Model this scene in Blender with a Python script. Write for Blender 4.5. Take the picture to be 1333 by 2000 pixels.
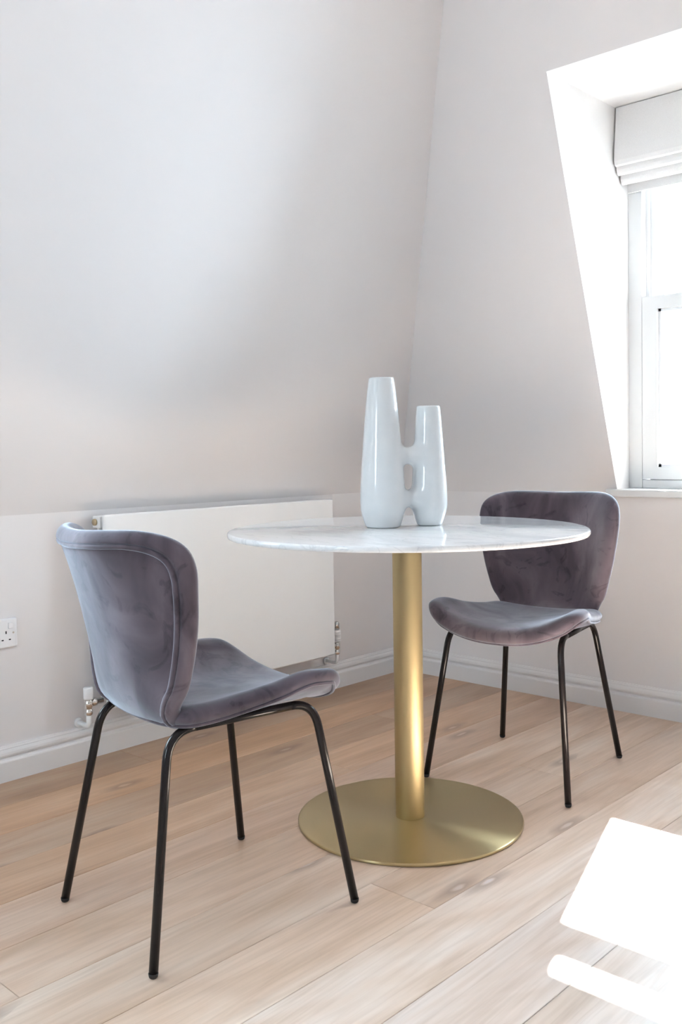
import bpy, bmesh, math, random
import numpy as np
from mathutils import Vector, Matrix

random.seed(7)
for o in list(bpy.data.objects):
    bpy.data.objects.remove(o, do_unlink=True)
scene = bpy.context.scene
COL = scene.collection

# ------------------------------------------------------------------ camera
cam_data = bpy.data.cameras.new('camera')
cam_data.sensor_fit = 'VERTICAL'
cam_data.sensor_height = 36.0
cam_data.sensor_width = 24.0
cam_data.lens = 1860.664 / 2000 * 36.0
cam_data.shift_y = -(1000 - 946.926) / 2000
cam_data.clip_start = 0.02
cam = bpy.data.objects.new('camera', cam_data)
COL.objects.link(cam)
F = Vector((-0.6819, 0.7305, -0.0377)).normalized()
R = Vector((0.7313, 0.6818, -0.0151)).normalized()
U = R.cross(F).normalized()
R = F.cross(U).normalized()
cam.matrix_world = Matrix(((R.x, U.x, -F.x, 2.6058), (R.y, U.y, -F.y, -3.1627), (R.z, U.z, -F.z, 0.9536), (0, 0, 0, 1)))
scene.camera = cam

# ------------------------------------------------------------------ sky, sun, exposure
world = bpy.data.worlds.new('sky')
scene.world = world
world.use_nodes = True
bg = world.node_tree.nodes['Background']
bg.inputs['Color'].default_value = (0.755, 0.885, 1.0, 1)
bg.inputs['Strength'].default_value = 13.5

sun_data = bpy.data.lights.new('sun', 'SUN')
sun_data.energy = 112.0
sun_data.angle = math.radians(0.6)
sun_data.color = (1.0, 0.97, 0.94)
sun = bpy.data.objects.new('sun', sun_data)
COL.objects.link(sun)
sun.location = (0, 4, 5)
sun.rotation_euler = Vector((0.3215, -1.0, -0.866)).to_track_quat('-Z', 'Y').to_euler()

vs = scene.view_settings
vs.view_transform = 'Standard'
vs.look = 'None'
vs.gamma = 1.0
vs.use_curve_mapping = False
vs.exposure = 1.43


def portal(loc, size, direction):
    """marks a window opening for the sky sampler (gives off no light itself)"""
    d = bpy.data.lights.new('window_portal', 'AREA')
    d.shape = 'RECTANGLE'
    d.size, d.size_y = size
    d.cycles.is_portal = True
    o = bpy.data.objects.new('window_portal', d)
    COL.objects.link(o)
    o.location = loc
    o.rotation_euler = Vector(direction).to_track_quat('-Z', 'Z').to_euler()


# ------------------------------------------------------------------ helpers
def tag(o, label=None, cat=None, group=None, kind=None):
    if label: o['label'] = label
    if cat: o['category'] = cat
    if group: o['group'] = group
    if kind: o['kind'] = kind
    return o


def empty(name, loc=(0, 0, 0), rz=0.0):
    o = bpy.data.objects.new(name, None)
    o.empty_display_size = 0.05
    COL.objects.link(o)
    o.location = loc
    o.rotation_euler = (0, 0, rz)
    return o


def link_mesh(name, me, mat, parent=None, smooth=False):
    o = bpy.data.objects.new(name, me)
    COL.objects.link(o)
    if mat is not None and not me.materials:
        me.materials.append(mat)
    if parent is not None:
        o.parent = parent
    if smooth:
        me.polygons.foreach_set('use_smooth', [True] * len(me.polygons))
    return o


def obj(name, bm, mat, parent=None, smooth=False, fix=True):
    if fix:
        bmesh.ops.recalc_face_normals(bm, faces=bm.faces)
    me = bpy.data.meshes.new(name)
    bm.to_mesh(me)
    bm.free()
    return link_mesh(name, me, mat, parent, smooth)


def add_box(bm, lo, hi, bevel=0.0, seg=2):
    r = bmesh.ops.create_cube(bm, size=1.0)
    vv = r['verts']
    for v in vv:
        v.co = Vector([lo[i] + (v.co[i] + 0.5) * (hi[i] - lo[i]) for i in range(3)])
    if bevel > 0:
        es = list({e for v in vv for e in v.link_edges})
        bmesh.ops.bevel(bm, geom=es, offset=bevel, segments=seg, profile=0.5, affect='EDGES')


def box(name, lo, hi, mat, parent=None, bevel=0.0, seg=2):
    bm = bmesh.new()
    add_box(bm, lo, hi, bevel, seg)
    return obj(name, bm, mat, parent)


def add_lathe(bm, prof, n=48, center=(0, 0, 0), axis='Z'):
    """prof: list of (r, h); closed with caps where r == 0"""
    rings = []
    for r, h in prof:
        if r < 1e-6:
            ring = [bm.verts.new(_ax(0, 0, h, center, axis))]
        else:
            ring = [bm.verts.new(_ax(r * math.cos(2 * math.pi * i / n), r * math.sin(2 * math.pi * i / n), h, center, axis)) for i in range(n)]
        rings.append(ring)
    for a, b in zip(rings, rings[1:]):
        for i in range(n):
            j = (i + 1) % n
            if len(a) == 1 and len(b) == 1:
                continue
            if len(a) == 1:
                bm.faces.new((a[0], b[i], b[j]))
            elif len(b) == 1:
                bm.faces.new((a[i], a[j], b[0]))
            else:
                bm.faces.new((a[i], a[j], b[j], b[i]))


def _ax(x, y, h, c, axis):
    if axis == 'Z':
        return (c[0] + x, c[1] + y, c[2] + h)
    if axis == 'Y':
        return (c[0] + x, c[1] + h, c[2] + y)
    return (c[0] + h, c[1] + x, c[2] + y)


def add_tube(bm, pts, radius, n=14, closed=False, caps=True):
    pts = [Vector(q) for q in pts]
    m = len(pts)
    rings = []
    prev = None
    for i, q in enumerate(pts):
        if closed:
            t = (pts[(i + 1) % m] - pts[i - 1]).normalized()
        else:
            t = (pts[min(i + 1, m - 1)] - pts[max(i - 1, 0)]).normalized()
        if prev is None:
            a = Vector((0, 0, 1)) if abs(t.z) < 0.9 else Vector((1, 0, 0))
            nn = (a - t * a.dot(t)).normalized()
        else:
            nn = (prev - t * prev.dot(t)).normalized()
        prev = nn
        b = t.cross(nn)
        rr = radius[i] if isinstance(radius, (list, tuple)) else radius
        rings.append([bm.verts.new(q + (nn * math.cos(2 * math.pi * k / n) + b * math.sin(2 * math.pi * k / n)) * rr) for k in range(n)])
    pairs = list(zip(rings, rings[1:]))
    if closed:
        pairs.append((rings[-1], rings[0]))
    for a, b in pairs:
        for k in range(n):
            bm.faces.new((a[k], a[(k + 1) % n], b[(k + 1) % n], b[k]))
    if caps and not closed:
        bm.faces.new(rings[0][::-1])
        bm.faces.new(rings[-1])


def fillet(a, b, c, r, n=8):
    """points of a rounded corner at b between a and c (quadratic through tangent points)"""
    a, b, c = Vector(a), Vector(b), Vector(c)
    p0 = b + (a - b).normalized() * r
    p1 = b + (c - b).normalized() * r
    out = []
    for i in range(n + 1):
        t = i / n
        out.append(p0 * (1 - t) ** 2 + b * 2 * t * (1 - t) + p1 * t ** 2)
    return out


def interp(x, xs, ys):
    """smooth (monotone cubic) interpolation"""
    xs, ys = list(xs), list(ys)
    if x <= xs[0]: return ys[0]
    if x >= xs[-1]: return ys[-1]
    n = len(xs)
    d = [(ys[i + 1] - ys[i]) / (xs[i + 1] - xs[i]) for i in range(n - 1)]
    m = [d[0]] + [0 if d[i - 1] * d[i] <= 0 else 2 * d[i - 1] * d[i] / (d[i - 1] + d[i]) for i in range(1, n - 1)] + [d[-1]]
    i = max(j for j in range(n - 1) if xs[j] <= x)
    h = xs[i + 1] - xs[i]
    t = (x - xs[i]) / h
    return ((2 * t ** 3 - 3 * t ** 2 + 1) * ys[i] + (t ** 3 - 2 * t ** 2 + t) * h * m[i]
            + (-2 * t ** 3 + 3 * t ** 2) * ys[i + 1] + (t ** 3 - t ** 2) * h * m[i + 1])


def catmull(pts, per=8):
    """closed Catmull-Rom through 2D points"""
    out = []
    n = len(pts)
    for i in range(n):
        p0, p1, p2, p3 = (Vector(pts[(i + k) % n]) for k in (-1, 0, 1, 2))
        for j in range(per):
            t = j / per
            out.append(0.5 * ((2 * p1) + (p2 - p0) * t + (2 * p0 - 5 * p1 + 4 * p2 - p3) * t * t + (3 * p1 - p0 - 3 * p2 + p3) * t ** 3))
    return out


# ------------------------------------------------------------------ materials
def new_mat(name):
    m = bpy.data.materials.new(name)
    m.use_nodes = True
    return m, m.node_tree.nodes, m.node_tree.links, m.node_tree.nodes['Principled BSDF']


def node(ns, typ, **kw):
    n = ns.new(typ)
    for k, v in kw.items():
        setattr(n, k, v)
    return n


def ramp(ns, stops):
    r = ns.new('ShaderNodeValToRGB')
    e = r.color_ramp.elements
    while len(e) < len(stops): e.new(0.5)
    for el, (p, c) in zip(e, stops):
        el.position = p
        el.color = (*c, 1) if len(c) == 3 else c
    return r


def simple(name, col, rough=0.5, metal=0.0, spec=0.5, bump=0.0, bscale=200.0, var=0.0):
    m, ns, ln, b = new_mat(name)
    b.inputs['Base Color'].default_value = (*col, 1)
    b.inputs['Roughness'].default_value = rough
    b.inputs['Metallic'].default_value = metal
    b.inputs['Specular IOR Level'].default_value = spec
    tc = node(ns, 'ShaderNodeTexCoord')
    nz = node(ns, 'ShaderNodeTexNoise')
    nz.inputs['Scale'].default_value = bscale
    nz.inputs['Detail'].default_value = 3
    ln.new(tc.outputs['Object'], nz.inputs['Vector'])
    if bump > 0:
        bp = node(ns, 'ShaderNodeBump')
        bp.inputs['Strength'].default_value = bump
        bp.inputs['Distance'].default_value = 0.002
        ln.new(nz.outputs['Fac'], bp.inputs['Height'])
        ln.new(bp.outputs['Normal'], b.inputs['Normal'])
    if var > 0:
        mp = node(ns, 'ShaderNodeMapRange')
        mp.inputs['To Min'].default_value = max(0, rough - var)
        mp.inputs['To Max'].default_value = min(1, rough + var)
        ln.new(nz.outputs['Fac'], mp.inputs['Value'])
        ln.new(mp.outputs['Result'], b.inputs['Roughness'])
    return m


M_WALL = simple('wall_paint', (0.785, 0.76, 0.762), 0.75, spec=0.3, bump=0.03, bscale=160)
M_REVEAL = simple('reveal_paint', (0.80, 0.79, 0.79), 0.7, spec=0.3, bump=0.03, bscale=160)
M_TRIM = simple('trim_gloss_paint', (0.78, 0.765, 0.765), 0.38, bump=0.02, bscale=60)
M_WIN = simple('window_paint', (0.68, 0.685, 0.69), 0.35, bump=0.02, bscale=60)
M_RAD = simple('radiator_enamel', (0.87, 0.875, 0.88), 0.32, bump=0.01, bscale=80)
M_PLASTIC = simple('white_plastic', (0.82, 0.82, 0.84), 0.3, bump=0.01, bscale=80)
M_CHROME = simple('chrome', (0.72, 0.70, 0.68), 0.16, metal=1.0, var=0.05)
M_NICKEL = simple('dull_brass', (0.55, 0.45, 0.30), 0.35, metal=1.0, var=0.1)
M_BLACKHOLE = simple('dark_slot', (0.02, 0.02, 0.025), 0.6, var=0.1)
M_LEG = simple('black_steel', (0.012, 0.009, 0.009), 0.2, spec=0.3, bump=0.01, bscale=400, var=0.04)
M_FOOT = simple('black_rubber', (0.012, 0.011, 0.011), 0.6, var=0.1)
M_SUBFLOOR = simple('subfloor', (0.16, 0.11, 0.08), 0.9, var=0.05)
M_OUT = simple('lead_cladding', (0.25, 0.26, 0.28), 0.6, var=0.1)


def mat_glass():
    m, ns, ln, b = new_mat('window_glass')
    ns.remove(b)
    out = ns['Material Output']
    tr = node(ns, 'ShaderNodeBsdfTransparent')
    tr.inputs['Color'].default_value = (0.97, 0.985, 0.98, 1)
    gl = node(ns, 'ShaderNodeBsdfGlossy')
    gl.inputs['Roughness'].default_value = 0.02
    fr = node(ns, 'ShaderNodeFresnel')
    fr.inputs['IOR'].default_value = 1.45
    mx = node(ns, 'ShaderNodeMixShader')
    ln.new(fr.outputs['Fac'], mx.inputs['Fac'])
    ln.new(tr.outputs[0], mx.inputs[1])
    ln.new(gl.outputs[0], mx.inputs[2])
    ln.new(mx.outputs[0], out.inputs['Surface'])
    return m


M_GLASS = mat_glass()


def mat_oak():
    m, ns, ln, b = new_mat('limed_oak')
    tc = node(ns, 'ShaderNodeTexCoord')
    oi = node(ns, 'ShaderNodeObjectInfo')
    # random offset per plank
    mul = node(ns, 'ShaderNodeVectorMath', operation='SCALE')
    comb = node(ns, 'ShaderNodeCombineXYZ')
    comb.inputs['X'].default_value = 3.1
    comb.inputs['Y'].default_value = 17.3
    comb.inputs['Z'].default_value = 7.7
    ln.new(comb.outputs[0], mul.inputs[0])
    ln.new(oi.outputs['Random'], mul.inputs['Scale'])
    add = node(ns, 'ShaderNodeVectorMath', operation='ADD')
    ln.new(tc.outputs['Object'], add.inputs[0])
    ln.new(mul.outputs[0], add.inputs[1])

    def noise(sx, sy, scale, detail, dist=0.0):
        mp = node(ns, 'ShaderNodeMapping')
        mp.inputs['Scale'].default_value = (sx, sy, 1)
        ln.new(add.outputs[0], mp.inputs['Vector'])
        nz = node(ns, 'ShaderNodeTexNoise')
        nz.inputs['Scale'].default_value = scale
        nz.inputs['Detail'].default_value = detail
        nz.inputs['Distortion'].default_value = dist
        ln.new(mp.outputs[0], nz.inputs['Vector'])
        return nz

    broad = noise(5.0, 0.9, 1.6, 4, 0.8)       # soft colour clouds
    grain = noise(60.0, 2.2, 1.5, 5, 0.4)      # fine grain
    cath = noise(14.0, 0.75, 1.3, 3, 2.2)      # cathedral figure
    r1 = ramp(ns, [(0.30, (0.56, 0.38, 0.25)), (0.5, (0.70, 0.51, 0.375)), (0.70, (0.79, 0.63, 0.50))])
    ln.new(broad.outputs['Fac'], r1.inputs['Fac'])
    rg = ramp(ns, [(0.3, (0.80, 0.77, 0.75)), (0.6, (1, 1, 1))])
    ln.new(grain.outputs['Fac'], rg.inputs['Fac'])
    m1 = node(ns, 'ShaderNodeMix', data_type='RGBA', blend_type='MULTIPLY')
    m1.inputs['Factor'].default_value = 0.5
    ln.new(r1.outputs[0], m1.inputs['A'])
    ln.new(rg.outputs[0], m1.inputs['B'])
    rc = ramp(ns, [(0.42, (1, 1, 1)), (0.5, (0.84, 0.80, 0.77)), (0.58, (1, 1, 1))])
    ln.new(cath.outputs['Fac'], rc.inputs['Fac'])
    m2 = node(ns, 'ShaderNodeMix', data_type='RGBA', blend_type='MULTIPLY')
    m2.inputs['Factor'].default_value = 0.42
    ln.new(m1.outputs['Result'], m2.inputs['A'])
    ln.new(rc.outputs[0], m2.inputs['B'])
    # knots: elongated spots, dark ring around a pale limed centre
    mpk = node(ns, 'ShaderNodeMapping')
    mpk.inputs['Scale'].default_value = (9.0, 2.6, 1)
    ln.new(add.outputs[0], mpk.inputs['Vector'])
    wob = noise(9.0, 5.0, 3.0, 3)
    wadd = node(ns, 'ShaderNodeMix', data_type='VECTOR')
    wadd.inputs['Factor'].default_value = 0.10
    ln.new(mpk.outputs[0], wadd.inputs['A'])
    ln.new(wob.outputs['Color'], wadd.inputs['B'])
    vk = node(ns, 'ShaderNodeTexVoronoi', voronoi_dimensions='2D')
    vk.inputs['Scale'].default_value = 1.0
    ln.new(wadd.outputs['Result'], vk.inputs['Vector'])
    # only some cells carry a knot
    sep = node(ns, 'ShaderNodeSeparateColor')
    ln.new(vk.outputs['Color'], sep.inputs[0])
    gate = node(ns, 'ShaderNodeMath', operation='GREATER_THAN')
    gate.inputs[1].default_value = 0.77
    ln.new(sep.outputs[0], gate.inputs[0])
    rk = ramp(ns, [(0.0, (1, 1, 1)), (0.03, (0.9, 0.9, 0.9)), (0.06, (0, 0, 0))])
    ln.new(vk.outputs['Distance'], rk.inputs['Fac'])
    kc = node(ns, 'ShaderNodeMath', operation='MULTIPLY')
    ln.new(rk.outputs[0], kc.inputs[0])
    ln.new(gate.outputs[0], kc.inputs[1])
    kc2 = node(ns, 'ShaderNodeMath', operation='MULTIPLY')
    ln.new(kc.outputs[0], kc2.inputs[0])
    kc2.inputs[1].default_value = 0.4
    rr = ramp(ns, [(0.03, (0, 0, 0)), (0.075, (1, 1, 1)), (0.22, (0, 0, 0))])
    ln.new(vk.outputs['Distance'], rr.inputs['Fac'])
    kr = node(ns, 'ShaderNodeMath', operation='MULTIPLY')
    ln.new(rr.outputs[0], kr.inputs[0])
    ln.new(gate.outputs[0], kr.inputs[1])
    kr2 = node(ns, 'ShaderNodeMath', operation='MULTIPLY')
    ln.new(kr.outputs[0], kr2.inputs[0])
    kr2.inputs[1].default_value = 0.6
    m3 = node(ns, 'ShaderNodeMix', data_type='RGBA')
    ln.new(kr2.outputs[0], m3.inputs['Factor'])
    ln.new(m2.outputs['Result'], m3.inputs['A'])
    m3.inputs['B'].default_value = (0.27, 0.185, 0.14, 1)
    m4 = node(ns, 'ShaderNodeMix', data_type='RGBA')
    ln.new(kc2.outputs[0], m4.inputs['Factor'])
    ln.new(m3.outputs['Result'], m4.inputs['A'])
    m4.inputs['B'].default_value = (0.60, 0.57, 0.57, 1)
    # tone of the individual plank, with light painted into the rows
    m5 = node(ns, 'ShaderNodeMix', data_type='RGBA', blend_type='MULTIPLY')
    m5.inputs['Factor'].default_value = 1.0
    ln.new(m4.outputs['Result'], m5.inputs['A'])
    ln.new(oi.outputs['Color'], m5.inputs['B'])
    ln.new(m5.outputs['Result'], b.inputs['Base Color'])
    mr = node(ns, 'ShaderNodeMapRange')
    mr.inputs['To Min'].default_value = 0.32
    mr.inputs['To Max'].default_value = 0.46
    ln.new(grain.outputs['Fac'], mr.inputs['Value'])
    ln.new(mr.outputs['Result'], b.inputs['Roughness'])
    b.inputs['Specular IOR Level'].default_value = 0.65
    bp = node(ns, 'ShaderNodeBump')
    bp.inputs['Strength'].default_value = 0.12
    bp.inputs['Distance'].default_value = 0.001
    ln.new(grain.outputs['Fac'], bp.inputs['Height'])
    ln.new(bp.outputs['Normal'], b.inputs['Normal'])
    return m


M_OAK = mat_oak()


def mat_velvet():
    m, ns, ln, b = new_mat('mauve_velvet')
    tc = node(ns, 'ShaderNodeTexCoord')
    nz = node(ns, 'ShaderNodeTexNoise')
    nz.inputs['Scale'].default_value = 7.0
    nz.inputs['Detail'].default_value = 4
    nz.inputs['Distortion'].default_value = 0.9
    mp = node(ns, 'ShaderNodeMapping')
    mp.inputs['Scale'].default_value = (1.2, 1.2, 0.55)
    ln.new(tc.outputs['Object'], mp.inputs['Vector'])
    ln.new(mp.outputs[0], nz.inputs['Vector'])
    r = ramp(ns, [(0.34, (0.070, 0.054, 0.068)), (0.5, (0.115, 0.091, 0.110)), (0.66, (0.165, 0.134, 0.157))])
    ln.new(nz.outputs['Fac'], r.inputs['Fac'])
    st = node(ns, 'ShaderNodeTexNoise')           # darker strokes where the nap is brushed the other way
    st.inputs['Scale'].default_value = 11.0
    st.inputs['Detail'].default_value = 3
    st.inputs['Distortion'].default_value = 2.2
    ln.new(tc.outputs['Object'], st.inputs['Vector'])
    rs = ramp(ns, [(0.56, (1, 1, 1)), (0.64, (0.55, 0.55, 0.57)), (0.72, (0.9, 0.9, 0.9))])
    ln.new(st.outputs['Fac'], rs.inputs['Fac'])
    mxs = node(ns, 'ShaderNodeMix', data_type='RGBA', blend_type='MULTIPLY')
    mxs.inputs['Factor'].default_value = 0.7
    ln.new(r.outputs[0], mxs.inputs['A'])
    ln.new(rs.outputs[0], mxs.inputs['B'])
    ln.new(mxs.outputs['Result'], b.inputs['Base Color'])
    b.inputs['Roughness'].default_value = 0.75
    b.inputs['Specular IOR Level'].default_value = 0.15
    mr = node(ns, 'ShaderNodeMapRange')
    mr.inputs['From Min'].default_value = 0.3
    mr.inputs['From Max'].default_value = 0.7
    mr.inputs['To Min'].default_value = 0.75
    mr.inputs['To Max'].default_value = 1.0
    ln.new(nz.outputs['Fac'], mr.inputs['Value'])
    ln.new(mr.outputs['Result'], b.inputs['Sheen Weight'])
    b.inputs['Sheen Roughness'].default_value = 0.42
    b.inputs['Sheen Tint'].default_value = (0.77, 0.87, 1.0, 1)
    fine = node(ns, 'ShaderNodeTexNoise')
    fine.inputs['Scale'].default_value = 26.0
    fine.inputs['Detail'].default_value = 3
    ln.new(tc.outputs['Object'], fine.inputs['Vector'])
    bp = node(ns, 'ShaderNodeBump')
    bp.inputs['Strength'].default_value = 0.12
    bp.inputs['Distance'].default_value = 0.005
    ln.new(fine.outputs['Fac'], bp.inputs['Height'])
    ln.new(bp.outputs['Normal'], b.inputs['Normal'])
    return m


M_VELVET = mat_velvet()


def mat_brass(name, flat):
    m, ns, ln, b = new_mat(name)
    b.inputs['Base Color'].default_value = (0.50, 0.40, 0.22, 1)
    b.inputs['Metallic'].default_value = 1.0
    b.inputs['Anisotropic'].default_value = 0.92 if flat else 0.5
    b.inputs['Anisotropic Rotation'].default_value = 0.25 if flat else 0.0
    tg = node(ns, 'ShaderNodeTangent', direction_type='RADIAL', axis='Z')
    ln.new(tg.outputs[0], b.inputs['Tangent'])
    tc = node(ns, 'ShaderNodeTexCoord')
    nz = node(ns, 'ShaderNodeTexNoise')
    nz.inputs['Scale'].default_value = 4.0
    nz.inputs['Detail'].default_value = 4
    ln.new(tc.outputs['Object'], nz.inputs['Vector'])
    mr = node(ns, 'ShaderNodeMapRange')
    mr.inputs['To Min'].default_value = 0.30 if flat else 0.40
    mr.inputs['To Max'].default_value = 0.38 if flat else 0.50
    ln.new(nz.outputs['Fac'], mr.inputs['Value'])
    ln.new(mr.outputs['Result'], b.inputs['Roughness'])
    return m


M_BRASS_BASE = mat_brass('brushed_brass_disc', True)
M_BRASS_POLE = mat_brass('brushed_brass_tube', False)


def mat_marble():
    m, ns, ln, b = new_mat('white_marble')
    tc = node(ns, 'ShaderNodeTexCoord')
    mp = node(ns, 'ShaderNodeMapping')
    mp.inputs['Rotation'].default_value = (0, 0, 0.75)
    mp.inputs['Scale'].default_value = (1.0, 2.6, 1.0)
    ln.new(tc.outputs['Object'], mp.inputs['Vector'])
    nz = node(ns, 'ShaderNodeTexNoise')
    nz.inputs['Scale'].default_value = 3.2
    nz.inputs['Detail'].default_value = 7
    nz.inputs['Distortion'].default_value = 1.6
    ln.new(mp.outputs[0], nz.inputs['Vector'])
    r = ramp(ns, [(0.32, (0.72, 0.73, 0.75)), (0.46, (0.82, 0.83, 0.84)), (0.62, (0.87, 0.875, 0.88))])
    ln.new(nz.outputs['Fac'], r.inputs['Fac'])
    v = node(ns, 'ShaderNodeTexNoise')
    v.inputs['Scale'].default_value = 4.5
    v.inputs['Detail'].default_value = 5
    v.inputs['Distortion'].default_value = 2.4
    ln.new(mp.outputs[0], v.inputs['Vector'])
    rv = ramp(ns, [(0.47, (1, 1, 1)), (0.5, (0.62, 0.63, 0.65)), (0.53, (1, 1, 1))])
    ln.new(v.outputs['Fac'], rv.inputs['Fac'])
    mx = node(ns, 'ShaderNodeMix', data_type='RGBA', blend_type='MULTIPLY')
    mx.inputs['Factor'].default_value = 0.35
    ln.new(r.outputs[0], mx.inputs['A'])
    ln.new(rv.outputs[0], mx.inputs['B'])
    ln.new(mx.outputs['Result'], b.inputs['Base Color'])
    b.inputs['Roughness'].default_value = 0.045
    return m


M_MARBLE = mat_marble()


def mat_ceramic():
    m, ns, ln, b = new_mat('glazed_ceramic')
    tc = node(ns, 'ShaderNodeTexCoord')
    nz = node(ns, 'ShaderNodeTexNoise')
    nz.inputs['Scale'].default_value = 18
    nz.inputs['Detail'].default_value = 3
    ln.new(tc.outputs['Object'], nz.inputs['Vector'])
    r = ramp(ns, [(0.3, (0.68, 0.705, 0.72)), (0.7, (0.73, 0.75, 0.76))])
    ln.new(nz.outputs['Fac'], r.inputs['Fac'])
    ln.new(r.outputs[0], b.inputs['Base Color'])
    b.inputs['Roughness'].default_value = 0.12
    bp = node(ns, 'ShaderNodeBump')
    bp.inputs['Strength'].default_value = 0.06
    bp.inputs['Distance'].default_value = 0.003
    ln.new(nz.outputs['Fac'], bp.inputs['Height'])
    ln.new(bp.outputs['Normal'], b.inputs['Normal'])
    return m


M_CERAMIC = mat_ceramic()


def mat_linen():
    m, ns, ln, b = new_mat('blind_linen')
    tc = node(ns, 'ShaderNodeTexCoord')
    w = node(ns, 'ShaderNodeTexNoise')
    w.inputs['Scale'].default_value = 350
    w.inputs['Detail'].default_value = 2
    ln.new(tc.outputs['Object'], w.inputs['Vector'])
    r = ramp(ns, [(0.3, (0.66, 0.65, 0.65)), (0.7, (0.71, 0.70, 0.70))])
    ln.new(w.outputs['Fac'], r.inputs['Fac'])
    ln.new(r.outputs[0], b.inputs['Base Color'])
    b.inputs['Roughness'].default_value = 0.9
    b.inputs['Specular IOR Level'].default_value = 0.1
    bp = node(ns, 'ShaderNodeBump')
    bp.inputs['Strength'].default_value = 0.1
    bp.inputs['Distance'].default_value = 0.001
    ln.new(w.outputs['Fac'], bp.inputs['Height'])
    ln.new(bp.outputs['Normal'], b.inputs['Normal'])
    return m


M_LINEN = mat_linen()

# ------------------------------------------------------------------ room dimensions (metres; room corner at the origin)
KNEE = 0.7736            # top of the upright knee walls
CEIL = 2.55
KL = math.tan(math.radians(67.5))    # steepness of the left mansard slope
KR = 1.361 / 0.471                   # steepness of the window-wall slope
RX, RY = 4.6, -5.2       # far extents of the room
XR0, XR1 = 1.009, 1.759  # dormer recess in the window wall
DZ = 2.135               # dormer ceiling
WY = 0.0854              # inner face of the window
SILL = 0.7956


def quad_obj(name, polys, mat, parent=None):
    bm = bmesh.new()
    for poly in polys:
        bm.faces.new([bm.verts.new(v) for v in poly])
    bmesh.ops.remove_doubles(bm, verts=bm.verts, dist=1e-5)
    return obj(name, bm, mat, parent, fix=False)


def yr(z): return -(z - KNEE) / KR      # window-wall slope: y at height z
def xl(z): return (z - KNEE) / KL       # left slope: x at height z


# floor: sub-floor slab, planks laid on it as children
bm = bmesh.new()
add_box(bm, (-0.1, RY - 0.1, -0.12), (RX + 0.1, 0.1, -0.0152))
floor = tag(obj('floor', bm, M_SUBFLOOR), 'oak plank floor with limed knots', kind='structure')
PW = 0.1748
tones_with_light = {0: (.66, .58, .50), 1: (.84, .72, .60), 2: (.68, .62, .56), 3: (.84, .76, .68), 4: (.86, .83, .82), 5: (.94, .96, .99),  # real plank variation, with light falloff and window glare painted into the rows
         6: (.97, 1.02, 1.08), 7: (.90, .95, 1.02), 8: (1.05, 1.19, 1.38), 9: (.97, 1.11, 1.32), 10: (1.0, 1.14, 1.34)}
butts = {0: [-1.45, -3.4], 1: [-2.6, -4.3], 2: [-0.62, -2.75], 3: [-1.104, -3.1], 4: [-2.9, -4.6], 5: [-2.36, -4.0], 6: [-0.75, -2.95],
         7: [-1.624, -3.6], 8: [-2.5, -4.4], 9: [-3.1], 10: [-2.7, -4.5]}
row = 0
x0 = 0.004
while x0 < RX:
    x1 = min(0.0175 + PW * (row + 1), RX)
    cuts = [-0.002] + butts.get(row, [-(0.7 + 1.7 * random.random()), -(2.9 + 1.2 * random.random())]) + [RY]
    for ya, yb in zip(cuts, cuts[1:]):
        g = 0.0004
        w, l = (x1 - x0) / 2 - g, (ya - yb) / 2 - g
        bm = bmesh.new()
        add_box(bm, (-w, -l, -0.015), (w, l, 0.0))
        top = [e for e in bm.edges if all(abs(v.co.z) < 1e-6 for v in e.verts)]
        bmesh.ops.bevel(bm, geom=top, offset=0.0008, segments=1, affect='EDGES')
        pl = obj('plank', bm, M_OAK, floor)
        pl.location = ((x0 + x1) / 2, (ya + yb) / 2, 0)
        t = tones_with_light.get(row, (1.0, 1.12, 1.28))
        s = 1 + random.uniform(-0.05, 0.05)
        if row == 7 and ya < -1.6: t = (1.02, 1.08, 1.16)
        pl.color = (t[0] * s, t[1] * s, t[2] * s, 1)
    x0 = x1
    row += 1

# walls
LD0, LD1 = -2.35, -3.35      # dormer on the left slope, behind the camera's left shoulder
LWX = -0.0854
z1, z2 = SILL, DZ
wall_left = tag(box('wall_left', (-0.12, RY, -0.02), (0, 0.12, KNEE), M_WALL), 'pale grey upright knee wall behind the radiator', kind='structure')
wl = [
    # slope between the room corner and the dormer, then beyond it
    [(0, 0, KNEE), (0, LD0, KNEE), (xl(CEIL), LD0, CEIL), (xl(CEIL), yr(CEIL), CEIL)],
    [(0, LD1, KNEE), (0, RY, KNEE), (xl(CEIL), RY, CEIL), (xl(CEIL), LD1, CEIL)],
    [(xl(z2), LD0, z2), (xl(z2), LD1, z2), (xl(CEIL), LD1, CEIL), (xl(CEIL), LD0, CEIL)],
    [(0, LD0, KNEE), (0, LD1, KNEE), (xl(z1), LD1, z1), (xl(z1), LD0, z1)],
]
wall_ul = tag(quad_obj('wall_upper_left', wl, M_WALL), 'pale grey sloping attic wall above the radiator', kind='structure')
quad_obj('dormer_reveal', [
    [(xl(z1), LD0, z1), (xl(z2), LD0, z2), (LWX, LD0, z2), (LWX, LD0, z1)],
    [(xl(z1), LD1, z1), (xl(z2), LD1, z2), (LWX, LD1, z2), (LWX, LD1, z1)],
    [(xl(z2), LD0, z2), (xl(z2), LD1, z2), (LWX, LD1, z2), (LWX, LD0, z2)],
    [(xl(z1), LD0, z1), (xl(z1), LD1, z1), (LWX - .05, LD1, z1), (LWX - .05, LD0, z1)]], M_REVEAL, wall_ul)

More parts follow.
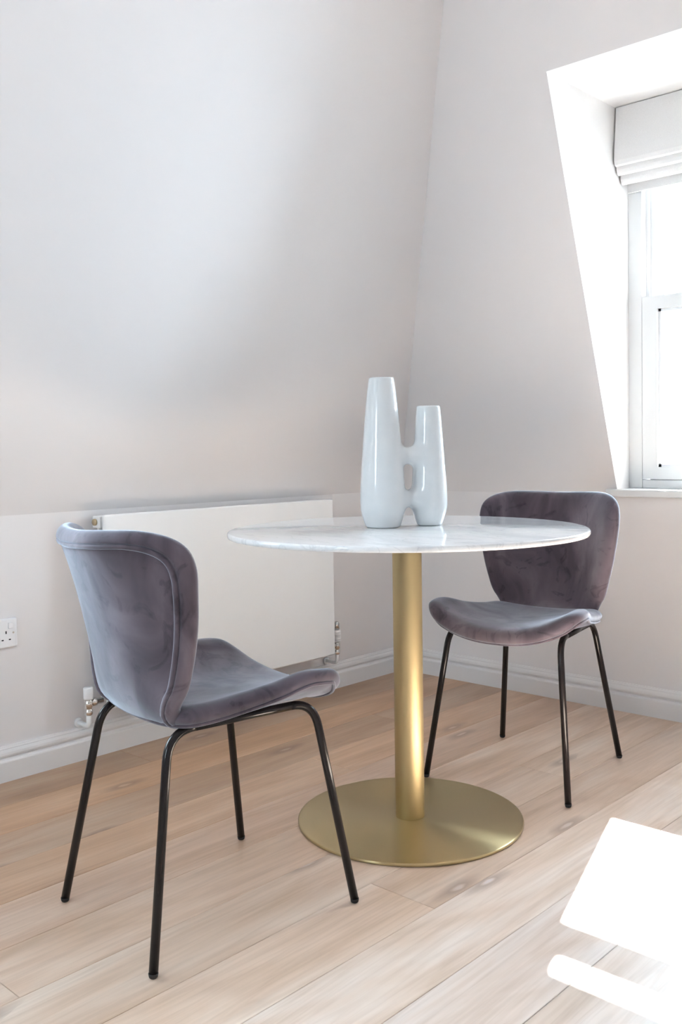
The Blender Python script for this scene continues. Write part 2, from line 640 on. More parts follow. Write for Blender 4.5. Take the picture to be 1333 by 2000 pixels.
wall_right = tag(box('wall_right', (0.0, 0, -0.02), (RX, 0.12, KNEE), M_WALL), 'pale grey upright knee wall under the window', kind='structure')
wr = [
    [(0, 0, KNEE), (XR0, 0, KNEE), (XR0, yr(z2), z2), (xl(z2), yr(z2), z2)],
    [(xl(z2), yr(z2), z2), (RX, yr(z2), z2), (RX, yr(CEIL), CEIL), (xl(CEIL), yr(CEIL), CEIL)],
]
wr += [[(XR1, 0, KNEE), (RX, 0, KNEE), (RX, yr(z2), z2), (XR1, yr(z2), z2)]]
wall_ur = tag(quad_obj('wall_upper_right', wr, M_WALL), 'pale grey sloping attic wall with the dormer window', kind='structure')
HEADZ = 1.93
for (a, b_) in ((XR0, XR1),):
    quad_obj('dormer_reveal', [
        [(a, 0, KNEE), (a, yr(z2), z2), (a, WY + .1, z2), (a, WY + .1, KNEE)],
        [(b_, 0, KNEE), (b_, yr(z2), z2), (b_, WY + .1, z2), (b_, WY + .1, KNEE)],
        [(a, yr(z2), z2), (b_, yr(z2), z2), (b_, WY + .1, z2), (a, WY + .1, z2)],
        [(a, 0, KNEE - .001), (b_, 0, KNEE - .001), (b_, WY + .1, KNEE - .001), (a, WY + .1, KNEE - .001)]], M_REVEAL, wall_ur)

ceiling = tag(quad_obj('ceiling', [[(xl(CEIL) - .05, yr(CEIL) + .05, CEIL), (RX, yr(CEIL) + .05, CEIL), (RX, RY, CEIL), (xl(CEIL) - .05, RY, CEIL)]], M_WALL),
              'flat white attic ceiling', kind='structure')
# outer roof over slopes keeps daylight out of the joints
tag(quad_obj('roof', [[(-0.3, 0.35, 2.75), (RX + .2, 0.35, 2.75), (RX + .2, RY - .2, 2.75), (-0.3, RY - .2, 2.75)]], M_OUT), 'flat lead roof over the attic', kind='structure')


def holed(axis, c, a0, a1, b0, b1, hole):
    """wall rectangle with one rectangular hole; axis 'x' = plane x=c"""
    h0, h1, v0, v1 = hole
    rects = [(a0, h0, b0, b1), (h1, a1, b0, b1), (h0, h1, b0, v0), (h0, h1, v1, b1)]
    out = []
    for p, q, r, s in rects:
        if abs(q - p) < 1e-6 or abs(s - r) < 1e-6: continue
        P = [(p, r), (q, r), (q, s), (p, s)]
        out.append([(c, a, b) if axis == 'x' else (a, c, b) for a, b in P])
    return out


OB = (0.95, 1.50, 1.0, 2.0)        # casement added in the wall behind the camera, sized for fill light
wall_far = tag(quad_obj('wall_far', [[(RX, RY, -0.02), (RX, 0, -0.02), (RX, 0, CEIL), (RX, RY, CEIL)]], M_WALL), 'plain pale wall to the right of the viewer', kind='structure')
wall_back = tag(quad_obj('wall_back', holed('y', RY, 0, RX, -0.02, CEIL, OB), M_WALL), 'pale wall behind the viewer with an added fill-light casement', kind='structure')

# baseboards: moulded profile run along each wall
PROF = [(0, 0), (0.018, 0), (0.018, 0.057), (0.0165, 0.0605), (0.0115, 0.0625), (0.0085, 0.066), (0.0085, 0.069), (0.0125, 0.0715), (0.0145, 0.077),
        (0.0135, 0.084), (0.0105, 0.0895), (0.0085, 0.0915), (0.0085, 0.0945), (0.0065, 0.0975), (0.005, 0.1017), (0, 0.1017)]


def baseboard(name, fn, a0, a1, label):
    bm = bmesh.new()
    A = [bm.verts.new(fn(a0, d, z)) for d, z in PROF]
    B = [bm.verts.new(fn(a1, d, z)) for d, z in PROF]
    n = len(PROF)
    for i in range(n):
        j = (i + 1) % n
        bm.faces.new((A[i], A[j], B[j], B[i]))
    bm.faces.new(A)
    bm.faces.new(B[::-1])
    return tag(obj(name, bm, M_TRIM), label, kind='structure')


baseboard('baseboard_left', lambda a, d, z: (d, a - (d if a > -1 else 0), z), 0, RY, 'moulded white baseboard under the radiator')
baseboard('baseboard_right', lambda a, d, z: (a + (d if a < 1 else 0), -d, z), 0, RX, 'moulded white baseboard under the window')

# ------------------------------------------------------------------ the sash window
SX0, SX1 = 1.0632, 1.7048           # sash width
win = tag(empty('window_1', ((XR0 + XR1) / 2, WY, SILL)), 'white two-sash window in the dormer recess', kind='structure')
WO = Vector(((XR0 + XR1) / 2, WY, SILL))


def wbox(name, lo, hi, mat, parent, bevel=0.002):
    b = box(name, [lo[i] - WO[i] for i in range(3)], [hi[i] - WO[i] for i in range(3)], mat, None, bevel)
    b.parent = parent
    return b


def wframe(name, x0, x1, z0, z1, y0, y1, stile, top, bot, parent, bead=0.010):
    """rectangular sash: two stiles, two rails and a glazing bead step"""
    bm = bmesh.new()
    o = WO
    for lo, hi in (((x0, y0, z0), (x0 + stile, y1, z1)), ((x1 - stile, y0, z0), (x1, y1, z1)),
                   ((x0 + stile, y0, z0), (x1 - stile, y1, z0 + bot)), ((x0 + stile, y0, z1 - top), (x1 - stile, y1, z1))):
        add_box(bm, [lo[i] - o[i] for i in range(3)], [hi[i] - o[i] for i in range(3)])
    # stepped bead round the glass
    xa, xb, za, zb = x0 + stile, x1 - stile, z0 + bot, z1 - top
    ym = y0 + 0.012
    for lo, hi in (((xa, ym, za), (xa + bead, y1 - .004, zb)), ((xb - bead, ym, za), (xb, y1 - .004, zb)),
                   ((xa, ym, za), (xb, y1 - .004, za + bead)), ((xa, ym, zb - bead), (xb, y1 - .004, zb))):
        add_box(bm, [lo[i] - o[i] for i in range(3)], [hi[i] - o[i] for i in range(3)])
    return obj(name, bm, M_WIN, parent)


# box frame: jamb linings, head and bottom member
wbox('jamb', (XR0, WY, SILL), (SX0 - .003, WY + .10, DZ), M_WIN, win)
wbox('jamb', (SX1 + .003, WY, SILL), (XR1, WY + .10, DZ), M_WIN, win)
wbox('head', (SX0 - .003, WY, HEADZ), (SX1 + .003, WY + .10, DZ), M_WIN, win)
wbox('bottom_member', (SX0 - .003, WY, SILL), (SX1 + .003, WY + .10, 0.8262), M_WIN, win)
wbox('parting_bead', (SX0 - .003, WY + .034, .828), (SX0 + .010, WY + .044, HEADZ), M_WIN, win, 0.001)
wbox('parting_bead', (SX1 - .010, WY + .034, .828), (SX1 + .003, WY + .044, HEADZ), M_WIN, win, 0.001)
wbox('sill_stop', (SX0 + .0101, WY + .0335, .8262), (SX1 - .0101, WY + .10, .842), M_WIN, win, 0.001)  # backing added behind the sash gap to keep daylight from leaking through
lower = wframe('lower_sash', SX0, SX1, 0.829, 1.4785, WY - .004, WY + .032, 0.055, 0.046, 0.043, win)
upper = wframe('upper_sash', SX0 + .004, SX1 - .004, 1.436, HEADZ + .02, WY + .046, WY + .082, 0.055, 0.046, 0.040, win)
XM = (SX0 + SX1) / 2
wbox('glazing_bar', (XM - .011, WY - .001, .872), (XM + .011, WY + .028, 1.4325), M_WIN, lower)
wbox('glazing_bar', (XM - .011, WY + .049, 1.476), (XM + .011, WY + .078, HEADZ), M_WIN, upper)
for a, b_ in ((SX0 + .06, XM - .008), (XM + .008, SX1 - .06)):
    wbox('pane', (a, WY + .016, .875), (b_, WY + .020, 1.43), M_GLASS, lower, 0)
    wbox('pane', (a, WY + .064, 1.478), (b_, WY + .068, HEADZ + .01), M_GLASS, upper, 0)
sb = wbox('window_board', (XR0 - .035, -0.030, 0.7690), (XR1 + .035, WY + .004, SILL), M_WIN, win, 0.004)
# outside: unseen deep eave, added to cut the sun patch, and a sloping outer sill
wbox('sun_cut_eave', (XR0 - .40, WY + .10, 2.132), (XR1 + .40, 0.80, 2.26), M_OUT, win, 0.004)
wbox('outer_sill', (XR0 - .05, WY + .10, .70), (XR1 + .05, WY + .20, .80), M_OUT, win, 0.004)
portal((XM, WY + .12, 1.36), (0.66, 1.1), (0, -1, 0))

# unseen windows sized for fill: dormer inferred from a highlight, rear casement added
w3 = tag(empty('window_2', (LWX, (LD0 + LD1) / 2, SILL)), 'white dormer window on the radiator wall', kind='structure')
bm = bmesh.new()
for lo, hi in (((-.05, -.50, 0), (0, -.45, 1.34)), ((-.05, .45, 0), (0, .50, 1.34)), ((-.05, -.45, 0), (0, .45, .06)), ((-.05, -.45, 1.28), (0, .45, 1.34)), ((-.05, -.45, .65), (0, .45, .69))):
    add_box(bm, lo, hi, .003)
obj('sash', bm, M_WIN, w3)
box('pane', (-.03, -.46, .05), (-.026, .46, 1.29), M_GLASS, w3)
portal((LWX - .06, (LD0 + LD1) / 2, 1.46), (.95, 1.3), (1, 0, 0))
w4 = tag(empty('fill_window', ((OB[0] + OB[1]) / 2, RY, OB[2])), 'unseen white casement added behind the viewer for fill light', kind='structure')
hw, hh = (OB[1] - OB[0]) / 2, OB[3] - OB[2]
bm = bmesh.new()
for x_ in (-hw, 0, hw):
    add_box(bm, (x_ - .03, -.03, 0), (x_ + .03, .03, hh), .003)
add_box(bm, (-hw, -.03, 0), (hw, .03, .07), .003)
add_box(bm, (-hw, -.03, hh - .07), (hw, .03, hh), .003)
obj('frame', bm, M_WIN, w4)
box('pane', (-hw, -.003, .05), (hw, .003, hh - .05), M_GLASS, w4)
portal(((OB[0] + OB[1]) / 2, RY - .05, (OB[2] + OB[3]) / 2), (2 * hw, hh), (0, 1, 0))

# ------------------------------------------------------------------ roman blind
BL0, BL1 = XR0 + .007, XR1 - .007
blind = tag(empty('roman_blind', (XM, -0.01, DZ)), 'raised pale linen roman blind with stacked folds over the sash window', 'blind')
BO = Vector(blind.location)


def sheet(name, prof, thick, x0, x1, mat, parent, org):
    """cloth sheet: (y, z) profile swept in x, with thickness"""
    bm = bmesh.new()
    n = len(prof)
    fr, bk = [], []
    for i in range(n):
        a, b = Vector(prof[max(i - 1, 0)]), Vector(prof[min(i + 1, n - 1)])
        t = (b - a).normalized()
        nn = Vector((-t.y, t.x)) * thick / 2
        fr.append(Vector(prof[i]) + nn)
        bk.append(Vector(prof[i]) - nn)
    loop = fr + bk[::-1]
    A = [bm.verts.new((x0 - org.x, q.x - org.y, q.y - org.z)) for q in loop]
    B = [bm.verts.new((x1 - org.x, q.x - org.y, q.y - org.z)) for q in loop]
    m = len(loop)
    for i in range(m):
        bm.faces.new((A[i], A[(i + 1) % m], B[(i + 1) % m], B[i]))
    for i in range(n - 1):
        bm.faces.new((A[i], A[i + 1], A[m - 2 - i], A[m - 1 - i]))
        bm.faces.new((B[i], B[i + 1], B[m - 2 - i], B[m - 1 - i]))
    return obj(name, bm, mat, parent)


bx = box('headrail', (BL0 - BO.x, -.012 - BO.y, DZ - .035 - BO.z), (BL1 - BO.x, .03 - BO.y, DZ - .001 - BO.z), M_WIN, blind, .002)
sheet('front_panel', [(-.0165, 2.132), (-.019, 2.09), (-.026, 2.03), (-.031, 1.98), (-.032, 1.945), (-.028, 1.932), (-.020, 1.9285), (-.014, 1.934), (-.010, 1.95), (-.005, 2.02)],
      .0035, BL0, BL1, M_LINEN, blind, BO)
for i, (yf, zb) in enumerate(((0.0, 1.9005), (0.030, 1.8735))):
    sheet('fold', [(yf - .010, 2.06), (yf - .014, 1.98), (yf - .014, zb + .016), (yf - .010, zb + .005), (yf - .002, zb), (yf + .006, zb + .006), (yf + .009, zb + .02), (yf + .008, 2.05)],
          .0035, BL0, BL1, M_LINEN, blind, BO)
sheet('hem', [(.060, 2.06), (.061, 1.95), (.062, 1.8495)], .006, BL0 + .004, BL1 - .004, M_LINEN, blind, BO)

# ------------------------------------------------------------------ radiator
rad = tag(empty('radiator', (0.06, -1.031, 0.1635)), 'white flat-fronted panel radiator hung on the knee wall', 'radiator')
RO = Vector(rad.location)


def rbox(name, lo, hi, mat, parent, bevel=.003, seg=2):
    return box(name, [lo[i] - RO[i] for i in range(3)], [hi[i] - RO[i] for i in range(3)], mat, parent, bevel, seg)


RY0, RY1, RZ0, RZ1 = -1.5393, -0.5235, 0.1635, 0.7632
rbox('front_panel', (.086, RY0, RZ0), (.100, RY1, RZ1), M_RAD, rad, .005, 3)
rbox('rear_panel', (.026, RY0 + .02, RZ0 + .01), (.040, RY1 - .02, RZ1 - .012), M_RAD, rad, .004)
# convector fins between the panels
bm = bmesh.new()
yy = RY0 + .06
while yy < RY1 - .06:
    add_box(bm, (.041 - RO.x, yy - RO.y, RZ0 + .05 - RO.z), (.085 - RO.x, yy + .0015 - RO.y, RZ1 - .05 - RO.z))
    yy += .03
obj('convector_fins', bm, M_RAD, rad)
grille = rbox('top_grille', (.028, RY0 + .025, RZ1 - .010), (.0855, RY1 - .025, RZ1 - .006), M_RAD, rad, .001)
for ya in (RY0 + .002, RY1 - .030):
    rbox('end_plate', (.032, ya, RZ1 - .042), (.072, ya + .028, RZ1 - .006), M_RAD, rad, .003)
bm = bmesh.new()
add_lathe(bm, [(0, -.007), (.0095, -.007), (.0105, -.005), (.0105, 0), (.0055, 0), (.0055, -.0035), (0, -.0035)][::-1], 20, (.050 - RO.x, RY0 + .0015 - RO.y, RZ1 - .024 - RO.z), 'Y')
obj('bleed_plug', bm, M_NICKEL, rad, True)
for ya in (-1.30, -.76):
    rbox('wall_bracket', (.001, ya, RZ0 + .06), (.026, ya + .03, RZ1 - .06), M_RAD, rad, .002)


def valve(y, tall):
    """corner valve: pipe out of the wall, body, cap"""
    s = 1 if y > -1 else -1
    xv = .060
    v = empty('valve', (xv - RO.x, y - RO.y, .1535 - RO.z))
    v.parent = rad
    bm = bmesh.new()
    add_lathe(bm, [(0, -.004), (.0085, -.004), (.0125, .0), (.0125, .012), (.0105, .014), (.0105, .020), (.013, .022), (.013, .038), (.0105, .041), (.0105, .048), (0, .048)], 24)
    # union towards the radiator end
    e = -s
    add_lathe(bm, [(0, 0), (.0085, 0), (.0085, e * .012), (.0125, e * .013), (.0125, e * .026), (.009, e * .027), (.009, e * .05), (0, e * .05)], 20, (0, 0, .034), 'Y')
    obj('valve_body', bm, M_CHROME, v, True)
    bm = bmesh.new()
    if tall:   # ribbed thermostat head with a chrome end
        pr = [(0, .048), (.016, .048)]
        for k in range(6):
            zz = .050 + k * .0068
            pr += [(.0172, zz), (.0172, zz + .0045), (.0162, zz + .0052), (.0162, zz + .0064)]
        pr += [(.0165, .0915), (.014, .094), (0, .094)]
        add_lathe(bm, pr, 28)
        obj('valve_cap', bm, M_PLASTIC, v, True)
        bm = bmesh.new()
        add_lathe(bm, [(0, .094), (.0125, .094), (.0125, .118), (.0105, .124), (.006, .1265), (0, .1265)], 24)
        obj('valve_knob', bm, M_CHROME, v, True)
    else:
        add_lathe(bm, [(0, .046), (.0138, .046), (.0148, .050), (.0148, .080), (.0132, .083), (0, .083)], 28)
        obj('valve_cap', bm, M_PLASTIC, v, True)
    bm = bmesh.new()
    P = [(0, 0, .0)] + fillet((0, 0, 0), (0, 0, -.037), (-.06, 0, -.037), .012, 6) + [(-xv + .001, 0, -.037)]
    add_tube(bm, P, .0075 if not tall else .0065, 14)
    obj('pipe', bm, M_RAD, v, True)
    bm = bmesh.new()
    add_lathe(bm, [(.0075, .001), (.016, .001), (.014, .005), (.0075, .006)], 20, (-xv, 0, -.037), 'X')
    obj('pipe_collar', bm, M_RAD, v, True)


valve(-0.4745, True)
valve(-1.5845, False)

# ------------------------------------------------------------------ wall socket
sock = tag(empty('wall_socket', (0, -1.8575, 0.389)), 'white double power socket low on the left wall', 'socket')
SO = Vector(sock.location)
bm = bmesh.new()
add_box(bm, (.0005, -.073, 0), (.0105, .073, .086), .0045, 4)
obj('faceplate', bm, M_PLASTIC, sock)
for yo in (0.0375, -0.0375):
    bm = bmesh.new()
    add_box(bm, (.010, yo - .007 + .014, .056), (.0135, yo + .007 + .014, .074), .0015)
    obj('switch', bm, M_PLASTIC, sock)
    for dy, dz, w, h in ((0, .0455, .0022, .0042), (-.0112, .0238, .0034, .0021), (.0112, .0238, .0034, .0021)):
        bm = bmesh.new()
        add_box(bm, (.0098, yo + dy - w, dz - h), (.01075, yo + dy + w, dz + h), .0004, 1)
        obj('pin_hole', bm, M_BLACKHOLE, sock)
for yo in (.060, -.060):
    bm = bmesh.new()
    add_lathe(bm, [(0, .0105), (.0030, .0105), (.0028, .0117), (0, .0117)], 16, (0, yo, .043), 'X')
    obj('screw', bm, M_CHROME, sock)

# ------------------------------------------------------------------ pedestal table
TX, TY = 1.0766, -1.2825
table = tag(empty('dining_table', (TX, TY, 0)), 'round white marble dining table on a brushed brass pedestal', 'table')
TR = 0.4545
bm = bmesh.new()
prof = [(0, .7355), (TR - .006, .7355), (TR - .0022, .7363), (TR - .0006, .7385), (TR, .7410), (TR, .7455), (TR - .0008, .7478), (TR - .0028, .7494), (TR - .0055, .75), (0, .75)]
add_lathe(bm, prof, 160)
top = obj('table_top', bm, M_MARBLE, table, True)
bm = bmesh.new()
add_lathe(bm, [(0, .7275), (.16, .7275), (.16, .7353), (0, .7353)], 64)
obj('top_plate', bm, M_LEG, table)
bm = bmesh.new()
add_lathe(bm, [(0, .0085), (.0373, .0085), (.0373, .7274), (0, .7274)], 96)
col = obj('pedestal', bm, M_BRASS_POLE, table, True)
bm = bmesh.new()
BR = 0.2884
add_lathe(bm, [(0, .0005), (BR - .003, .0005), (BR - .0008, .0015), (BR, .003), (BR, .0062), (BR - .0008, .0078), (BR - .0022, .0085), (BR - .006, .0088), (0, .0090)], 160)
obj('base_disc', bm, M_BRASS_BASE, table, True)
for o in table.children:
    if o.name.startswith(('table_top', 'pedestal', 'base_disc', 'top_plate')):
        # keep crisp corners where faces meet sharply
        md = o.modifiers.new('edges', 'EDGE_SPLIT')
        md.split_angle = math.radians(40)


# ------------------------------------------------------------------ twin vase (smooth union of two bottles and two bridges)
def vase():
    c1 = np.array((1.008 + .002, -1.294 - .002))
    c2 = np.array((1.070, -1.178))
    org = (c1 + c2) / 2
    d = c2 - c1
    L = np.hypot(*d)
    ang = math.atan2(d[1], d[0])
    h = .0022
    xs = np.arange(-L / 2 - .075, L / 2 + .07, h)
    ys = np.arange(-.068, .068, h)
    zs = np.arange(-.008, .400, h)
    X, Y, Z = np.meshgrid(xs, ys, zs, indexing='ij')

    def bottle(cx, pz, pr, H):
        r = np.interp(Z, pz, pr)
        rho = np.hypot(X - cx, Y)
        side = (rho - r) * .985
        cap = np.maximum(-Z, Z - H)
        # rounded intersection of side and caps
        rr = .0045
        a, b = side + rr, cap + rr
        return np.minimum(np.maximum(a, b), 0) + np.hypot(np.maximum(a, 0), np.maximum(b, 0)) - rr

    def smooth(pz, pr):
        zz = np.linspace(0, pz[-1], 90)
        rr = np.array([interp(z, pz, pr) for z in zz])
        return zz, rr
    z1, r1 = smooth([0, .02, .045, .062, .10, .20, .29, .35, .385], [.0435, .0505, .0568, .0580, .0572, .0505, .0430, .0368, .0318])
    z2, r2 = smooth([0, .02, .042, .058, .095, .17, .24, .29, .313], [.0315, .0390, .0450, .0470, .0462, .0412, .0362, .0325, .0300])
    b1 = bottle(-L / 2, z1, r1, .385)
    b2 = bottle(L / 2, z2, r2, .313)

    def smin(a, b, k):
        hh = np.maximum(k - np.abs(a - b), 0) / k
        return np.minimum(a, b) - hh * hh * k / 4
    body = np.minimum(b1, b2)

    def bridge(zc, hz, ry):
        # flattened bar between the bottles, elliptical in section
        q = np.hypot((Z - zc) / hz, Y / ry)
        s = (q - 1) * min(hz, ry)
        return np.maximum(s, np.abs(X - .002) - L * .36)
    br = np.minimum(bridge(.1835, .0225, .022), bridge(.0715, .0215, .024))
    body = smin(body, br, .022)
    # hollow mouths
    for cx, H, ri in ((-L / 2, .385, .0262), (L / 2, .313, .0245)):
        hole = np.maximum(np.hypot(X - cx, Y) - ri, (H - .10) - Z)
        body = np.maximum(body, -hole)
    # surface nets
    V = body
    ins = V < 0
    nx, ny, nz = V.shape
    cell = np.zeros((nx - 1, ny - 1, nz - 1), int)
    for i in (0, 1):
        for j in (0, 1):
            for k in (0, 1):
                cell += ins[i:nx - 1 + i, j:ny - 1 + j, k:nz - 1 + k]
    act = (cell > 0) & (cell < 8)
    idx = -np.ones(act.shape, int)
    I, J, K = np.nonzero(act)
    idx[I, J, K] = np.arange(len(I))
    acc = np.zeros((len(I), 3))
    cnt = np.zeros(len(I))
    corners = [(i, j, k) for i in (0, 1) for j in (0, 1) for k in (0, 1)]
    for a in corners:
        for ax in range(3):
            if a[ax]: continue
            b = list(a)
            b[ax] = 1
            va = V[I + a[0], J + a[1], K + a[2]]
            vb = V[I + b[0], J + b[1], K + b[2]]
            m = (va < 0) != (vb < 0)
            t = np.where(m, va / np.where(m, va - vb, 1), 0)
            pnt = np.stack([np.full(len(I), float(a[0])), np.full(len(I), float(a[1])), np.full(len(I), float(a[2]))], 1)
            pnt[:, ax] += t
            acc += pnt * m[:, None]
            cnt += m
    P = acc / cnt[:, None] + np.stack([I, J, K], 1)
    P = P * h + np.array([xs[0], ys[0], zs[0]])
    faces = []
    for ax in range(3):
        sl0 = [slice(1, -1)] * 3
        sl0[ax] = slice(0, V.shape[ax] - 1)
        sl1 = list(sl0)
        sl1[ax] = slice(1, V.shape[ax])
        a, b = ins[tuple(sl0)], ins[tuple(sl1)]
        A, B, C = np.nonzero(a != b)
        base = np.stack([A, B, C], 1)
        for q in range(3):
            if q != ax: base[:, q] += 1
        u, w = (ax + 1) % 3, (ax + 2) % 3
        eu, ew = np.zeros(3, int), np.zeros(3, int)
        eu[u], ew[w] = 1, 1
        c = [base - eu - ew, base - ew, base, base - eu]
        qd = np.stack([idx[t[:, 0], t[:, 1], t[:, 2]] for t in c], 1)
        flip = ~a[A, B, C]
        qd[flip] = qd[flip][:, ::-1]
        faces.append(qd)
    Fq = np.concatenate(faces)
    Fq = Fq[(Fq >= 0).all(1)]
    # two passes of gentle smoothing for an even glaze
    ea = np.concatenate([Fq[:, [0, 1]], Fq[:, [1, 2]], Fq[:, [2, 3]], Fq[:, [3, 0]]])
    for lam in (.5, -.52, .5, -.52, .5, -.52):
        s = np.zeros_like(P)
        n = np.zeros(len(P))
        np.add.at(s, ea[:, 0], P[ea[:, 1]])
        np.add.at(n, ea[:, 0], 1)
        P = P + lam * (s / np.maximum(n, 1)[:, None] - P)
    me = bpy.data.meshes.new('twin_vase')
    me.from_pydata([tuple(v) for v in P], [], [tuple(int(i) for i in f) for f in Fq])
    o = link_mesh('twin_vase', me, M_CERAMIC, None, True)
    zmin = P[:, 2].min()
    o.location = (org[0], org[1], .7502 - zmin)
    o.rotation_euler = (0, 0, ang)
    return tag(o, 'glossy white twin-necked ceramic vase with joined bottles on the marble table', 'vase')


vase()


# ------------------------------------------------------------------ chairs
def pad(outline, centre, mid, tf, tr, rim, rings=None, rear_rim=0.0, flip=1):
    """closed upholstered pad. outline: closed 2D list; mid(a, b) -> point; returns bmesh and a function giving surface points"""
    rings = rings or [0, .12, .26, .4, .54, .66, .76, .83, .86, .885, .895, .905, .915, .93, .945, .968, .985, .996, 1.0]
    e = 1e-3
    c = Vector(centre)

    def nrm(a, b):
        u = mid(a + e, b) - mid(a - e, b)
        v = mid(a, b + e) - mid(a, b - e)
        return u.cross(v).normalized() * flip

    def prof(r):
        return 1.0 if r <= 1 - rim else math.sqrt(max(0.0, 1 - ((r - 1 + rim) / rim) ** 2))

    def surf(q, r, side, extra=0.0):
        d = c + (Vector(q) - c) * r
        n = nrm(d.x, d.y)
        t = tf if side > 0 else tr
        if side < 0 and rear_rim:          # back panel sits a little below the padded border
            k = min(1.0, max(0.0, (r - .885) / .03))
            t -= rear_rim * (1 - k * k * (3 - 2 * k))
        return mid(d.x, d.y) + n * side * (t * prof(r) + extra)

    bm = bmesh.new()
    n = len(outline)
    fr, bk = [], []
    for r in rings:
        if r == 0:
            fr.append([bm.verts.new(surf(outline[0], 0, 1))])
            bk.append([bm.verts.new(surf(outline[0], 0, -1))])
        elif r == 1.0:
            ring = [bm.verts.new(surf(q, 1.0, 1)) for q in outline]
            fr.append(ring)
            bk.append(ring)
        else:
            fr.append([bm.verts.new(surf(q, r, 1)) for q in outline])
            bk.append([bm.verts.new(surf(q, r, -1)) for q in outline])
    for lst in (fr, bk):
        for a, b in zip(lst, lst[1:]):
            for i in range(n):
                j = (i + 1) % n
                if len(a) == 1:
                    bm.faces.new((a[0], b[i], b[j]))
                else:
                    bm.faces.new((a[i], a[j], b[j], b[i]))
    return bm, surf


# seat: height field over (x, y)
S_Y = [-.20, -.16, -.12, -.05, .05, .12, .17, .21, .235]
S_ZC = [.447, .440, .434, .430, .429, .430, .430, .427, .419]
S_RISE = [.012, .016, .020, .032, .056, .074, .074, .058, .040]
S_W = [.180, .185, .190, .200, .220, .235, .240, .240, .240]


def seat_mid(x, y):
    w = interp(y, S_Y, S_W)
    u = abs(x) / w
    return Vector((x, y, interp(y, S_Y, S_ZC) + interp(y, S_Y, S_RISE) * u ** 2.3))


SEAT_R = [(0, -.160), (.085, -.159), (.145, -.154), (.174, -.140), (.184, -.115), (.188, -.085), (.195, -.035), (.206, .025), (.223, .085), (.2345, .135), (.228, .182), (.196, .211), (.135, .226), (.07, .233), (0, .235)]
SEAT_OUT = catmull(SEAT_R + [(-x, y) for x, y in SEAT_R[-2:0:-1]], 6)

# backrest: profile (y, z) by arc length s, wings wrapped forward
B_P = [(-.060, .4305), (-.100, .429), (-.138, .434), (-.168, .452), (-.185, .486), (-.196, .53), (-.210, .59), (-.228, .66), (-.249, .73), (-.271, .79), (-.285, .825)]
_s = [0.0]
for a, b_ in zip(B_P, B_P[1:]):
    _s.append(_s[-1] + math.hypot(b_[0] - a[0], b_[1] - a[1]))
_by, _bz = [q[0] for q in B_P], [q[1] for q in B_P]


def s_of_z(z):
    return interp(z, _bz, _s)


B_Z = [.41, .45, .48, .54, .62, .70, .76, .82]
B_WRAP = [.006, .026, .045, .068, .088, .103, .116, .126]
B_WID = [.150, .170, .184, .201, .214, .222, .224, .224]


def back_mid(x, s):
    y, z = interp(s, _s, _by), interp(s, _s, _bz)
    u = abs(x) / interp(z, B_Z, B_WID)
    w = interp(z, B_Z, B_WRAP) * u ** 2.2
    ds = .006
    ty, tz = interp(s + ds, _s, _by) - interp(s - ds, _s, _by), interp(s + ds, _s, _bz) - interp(s - ds, _s, _bz)
    k = min(1.0, max(0.0, (z - .46) / .16))
    k = k * k * (3 - 2 * k)
    d = Vector((tz, -ty)).normalized() * (1 - k) + Vector((1, 0)) * k     # wings bend towards the sitter
    d.normalize()
    return Vector((x, y + d.x * w, z + d.y * w))


BACK_R = [(0, .004), (.07, .006), (.118, .02), (.142, .055)] + [(x, s_of_z(z)) for x, z in
          ((.164, .458), (.179, .486), (.191, .53), (.204, .59), (.2145, .65), (.2210, .70), (.2230, .742), (.216, .777), (.194, .799), (.154, .8095), (.09, .809), (0, .8065))]
BACK_OUT = catmull(BACK_R + [(-x, s) for x, s in BACK_R[-2:0:-1]], 6)


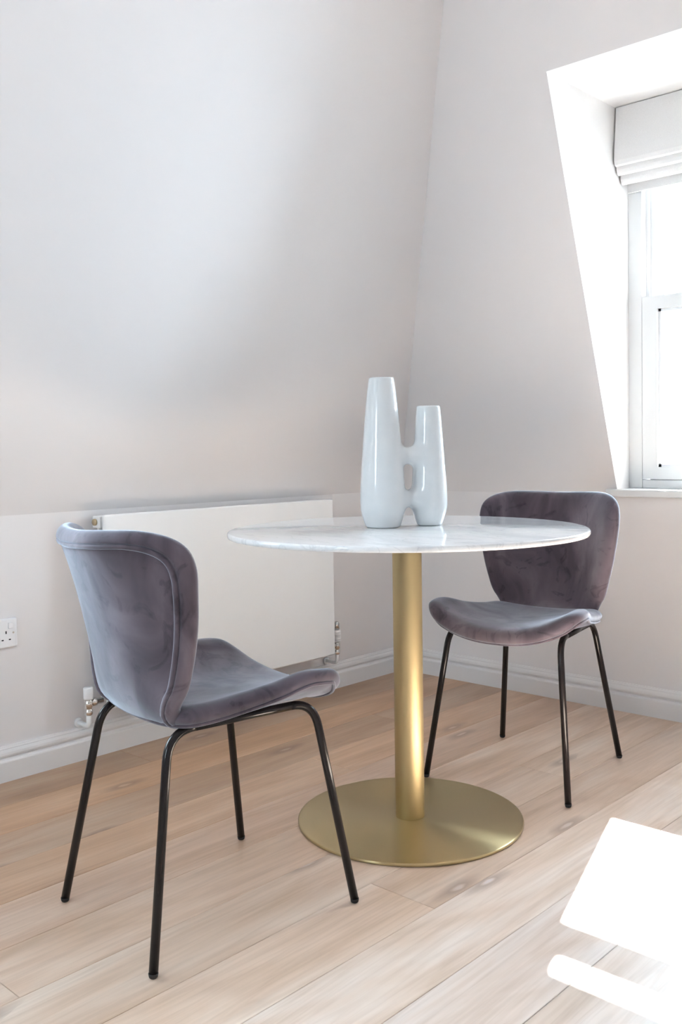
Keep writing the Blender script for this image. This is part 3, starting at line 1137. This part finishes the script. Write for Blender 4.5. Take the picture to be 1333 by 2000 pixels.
def make_chair():
    root = empty('dining_chair')
    bm, ssurf = pad(SEAT_OUT, (0, .03), seat_mid, .024, .018, .16)
    seat = obj('seat', bm, M_VELVET, root, True)
    bm = bmesh.new()
    add_tube(bm, [ssurf(q, .952, -1, .001) for q in SEAT_OUT], .0038, 8, closed=True)
    obj('piping', bm, M_VELVET, seat, True)
    bm, bsurf = pad(BACK_OUT, (0, s_of_z(.62)), lambda x, s: back_mid(x, s), .022, .022, .17, rear_rim=.0065, flip=-1)
    # orientation: front side must face the sitter
    back = obj('backrest', bm, M_VELVET, root, True)
    bm = bmesh.new()
    f0, r0 = bsurf(BACK_OUT[60], .3, 1), bsurf(BACK_OUT[60], .3, -1)
    side = -1 if r0.y < f0.y else 1
    add_tube(bm, [bsurf(q, .872, side, .0005) for q in BACK_OUT], .0058, 10, closed=True)
    obj('piping', bm, M_VELVET, back, True)
    # steel frame: two side hoops
    rad_ = .0088
    for sx in (1, -1):
        ff, rf = Vector((sx * .2155, .2285, .006)), Vector((sx * .1945, -.2325, .006))
        ft, rt = Vector((sx * .1685, .163, .430)), Vector((sx * .1405, -.1615, .424))
        fpts = [ff] + fillet(ff, ft, rt, .055, 10)
        rpts = [rf] + fillet(rf, rt, ft, .055, 10)
        for pts in (fpts, rpts):
            bm = bmesh.new()
            add_tube(bm, pts, rad_, 16)
            leg = obj('leg', bm, M_LEG, root, True)
            bm = bmesh.new()
            f = pts[0]
            add_lathe(bm, [(0, 0), (.0062, 0), (.0082, .002), (.0092, .007), (.0092, .009), (0, .009)], 18, (f.x, f.y, 0))
            obj('foot_cap', bm, M_FOOT, leg, True)
        bm = bmesh.new()
        add_tube(bm, [fpts[-1], (fpts[-1] + rpts[-1]) / 2, rpts[-1]], rad_, 16)
        obj('seat_rail', bm, M_LEG, root, True)
    return root


def copy_tree(o, parent=None):
    c = o.copy()
    COL.objects.link(c)
    c.parent = parent
    for ch in list(o.children):
        copy_tree(ch, c)
    return c


chair = make_chair()
chair.location = (1.029, -1.910, 0)
chair.rotation_euler.z = math.radians(82.44 - 90)
tag(chair, 'mauve velvet dining chair seen from behind, nearest the radiator', 'chair', 'velvet chairs at the marble table')
chair2 = copy_tree(chair)
chair2.location = (1.098, -0.752, 0)
chair2.rotation_euler.z = math.radians(-82.155 - 90)
tag(chair2, 'mauve velvet dining chair facing the viewer under the window sill', 'chair', 'velvet chairs at the marble table')
